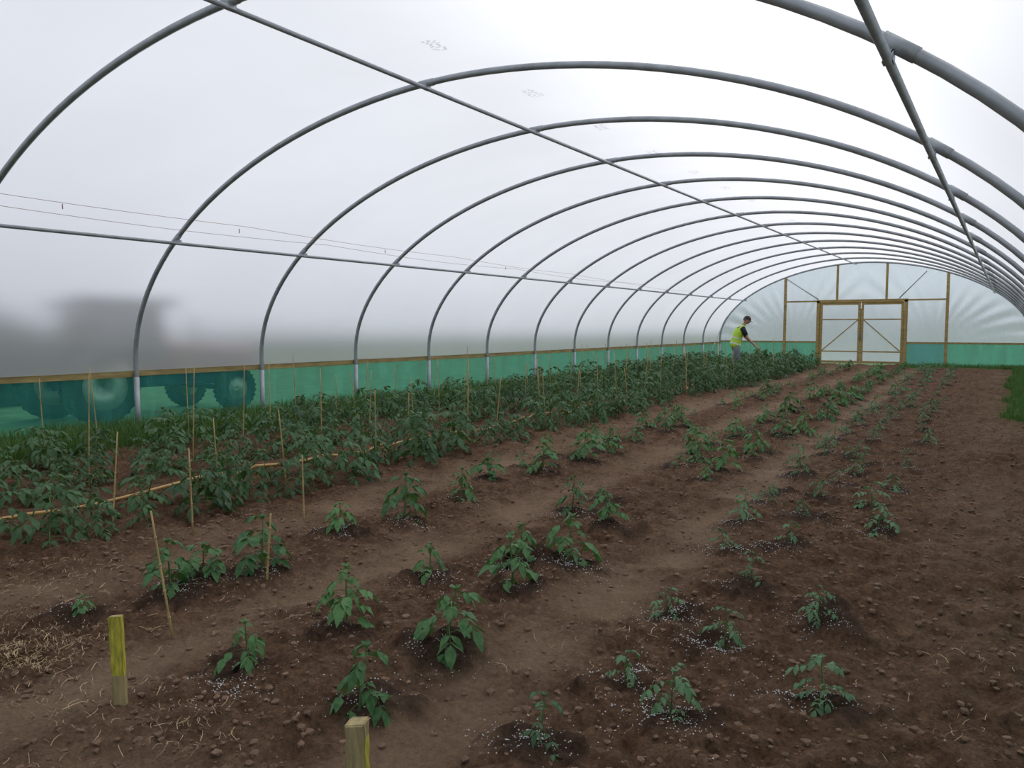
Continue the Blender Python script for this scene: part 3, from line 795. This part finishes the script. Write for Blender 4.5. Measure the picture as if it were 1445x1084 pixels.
for sy in (-1,1):
    mb.ell(hp(.082,sy*.03,.008),(.011,.013,.008),M_eye,Rh,10,8); mb.ell(hp(.091,sy*.03,.008),(.004,.005,.005),M_pup,Rh,8,6)
    mb.ell(hp(-.005,sy*.078,-.01),(.018,.009,.03),M_skin,Rh,10,8)
mb.tube([hp(.088,-.022,-.062),hp(.098,0,-.06),hp(.088,.022,-.062)],.005,M_lip,6)
mb.ell(hp(-.012,0,.012),(.098,.083,.105),M_hair,Rh,20,14,lambda p: Vector((min(p.x,.25),p.y,max(p.z,-.45))))
mb.obj('head',worker)
mb=MB()
mb.ell(hp(-.002,0,.035),(.108,.088,.098),M_cap,Rh,24,14,lambda p: Vector((p.x,p.y,max(p.z,0.0))))
rings=[]
for i in range(9):
    a=math.radians(-62+124*i/8); r0=Vector((.1*math.cos(a),.084*math.sin(a),.04)); r1=Vector((.1*math.cos(a)+.075*math.cos(a)**.6,.084*math.sin(a)*.95,.03))
    rings.append([hp(*r0),hp(*r1),hp(*(r1+Vector((0,0,.006)))),hp(*(r0+Vector((0,0,.008))))])
mb.loft(rings,M_cap); mb.ell(hp(-.002,0,.134),(.01,.01,.006),M_cap,Rh,8,6)
mb.obj('cap',worker)

# ------------------------------------------------------------------ world
w=bpy.data.worlds.new('overcast_sky'); scene.world=w; w.use_nodes=True; nt=w.node_tree; nt.nodes.clear()
out=nt.nodes.new('ShaderNodeOutputWorld'); bg=nt.nodes.new('ShaderNodeBackground'); tc=nt.nodes.new('ShaderNodeTexCoord')
vm=nt.nodes.new('ShaderNodeVectorMath'); vm.operation='DOT_PRODUCT'; nt.links.new(tc.outputs['Generated'],vm.inputs[0])
dv=Vector((-.05,.66,.6)).normalized(); vm.inputs[1].default_value=dv
r=ramp(nt,vm.outputs['Value'],[(0.0,(.48,.51,.59)),(.4,(.66,.69,.77)),(.75,(.87,.895,.94)),(1.0,(.95,.96,.98))])
cn=noise(nt,2.2,4,.55,tc.outputs['Generated']); cr=ramp(nt,cn.outputs['Fac'],[(.3,(.90,.90,.92)),(.7,(1.07,1.07,1.07))])
mu=nt.nodes.new('ShaderNodeMix'); mu.data_type='RGBA'; mu.blend_type='MULTIPLY'; mu.inputs[0].default_value=1
nt.links.new(r.outputs[0],mu.inputs[6]); nt.links.new(cr.outputs[0],mu.inputs[7])
nt.links.new(mu.outputs[2],bg.inputs['Color']); bg.inputs['Strength'].default_value=1.04
nt.links.new(bg.outputs[0],out.inputs['Surface'])
sl=bpy.data.lights.new('overcast_sun','SUN'); sl.energy=.85; sl.angle=math.radians(60); sl.color=(1,.98,.95)
so=bpy.data.objects.new('overcast_sun',sl); COL.objects.link(so); so.location=(0,10,20)
so.rotation_euler=Vector((-.1,-.45,-1)).to_track_quat('-Z','Y').to_euler()

# ------------------------------------------------------------------ camera
f=1100.0; ph=math.atan(80/f); th=math.atan(703*math.cos(ph)/f)
Rt=Vector((math.cos(th),math.sin(th),0)); Fw=Vector((-math.sin(th)*math.cos(ph),math.cos(th)*math.cos(ph),-math.sin(ph))); Up=Rt.cross(Fw)
cam=bpy.data.cameras.new('camera'); co=bpy.data.objects.new('camera',cam); COL.objects.link(co)
M=Matrix((( Rt.x,Up.x,-Fw.x,0),(Rt.y,Up.y,-Fw.y,0),(Rt.z,Up.z,-Fw.z,H),(0,0,0,1)))
co.matrix_world=M; cam.sensor_fit='HORIZONTAL'; cam.sensor_width=36; cam.lens=36*f/1445; cam.clip_end=500
scene.camera=co
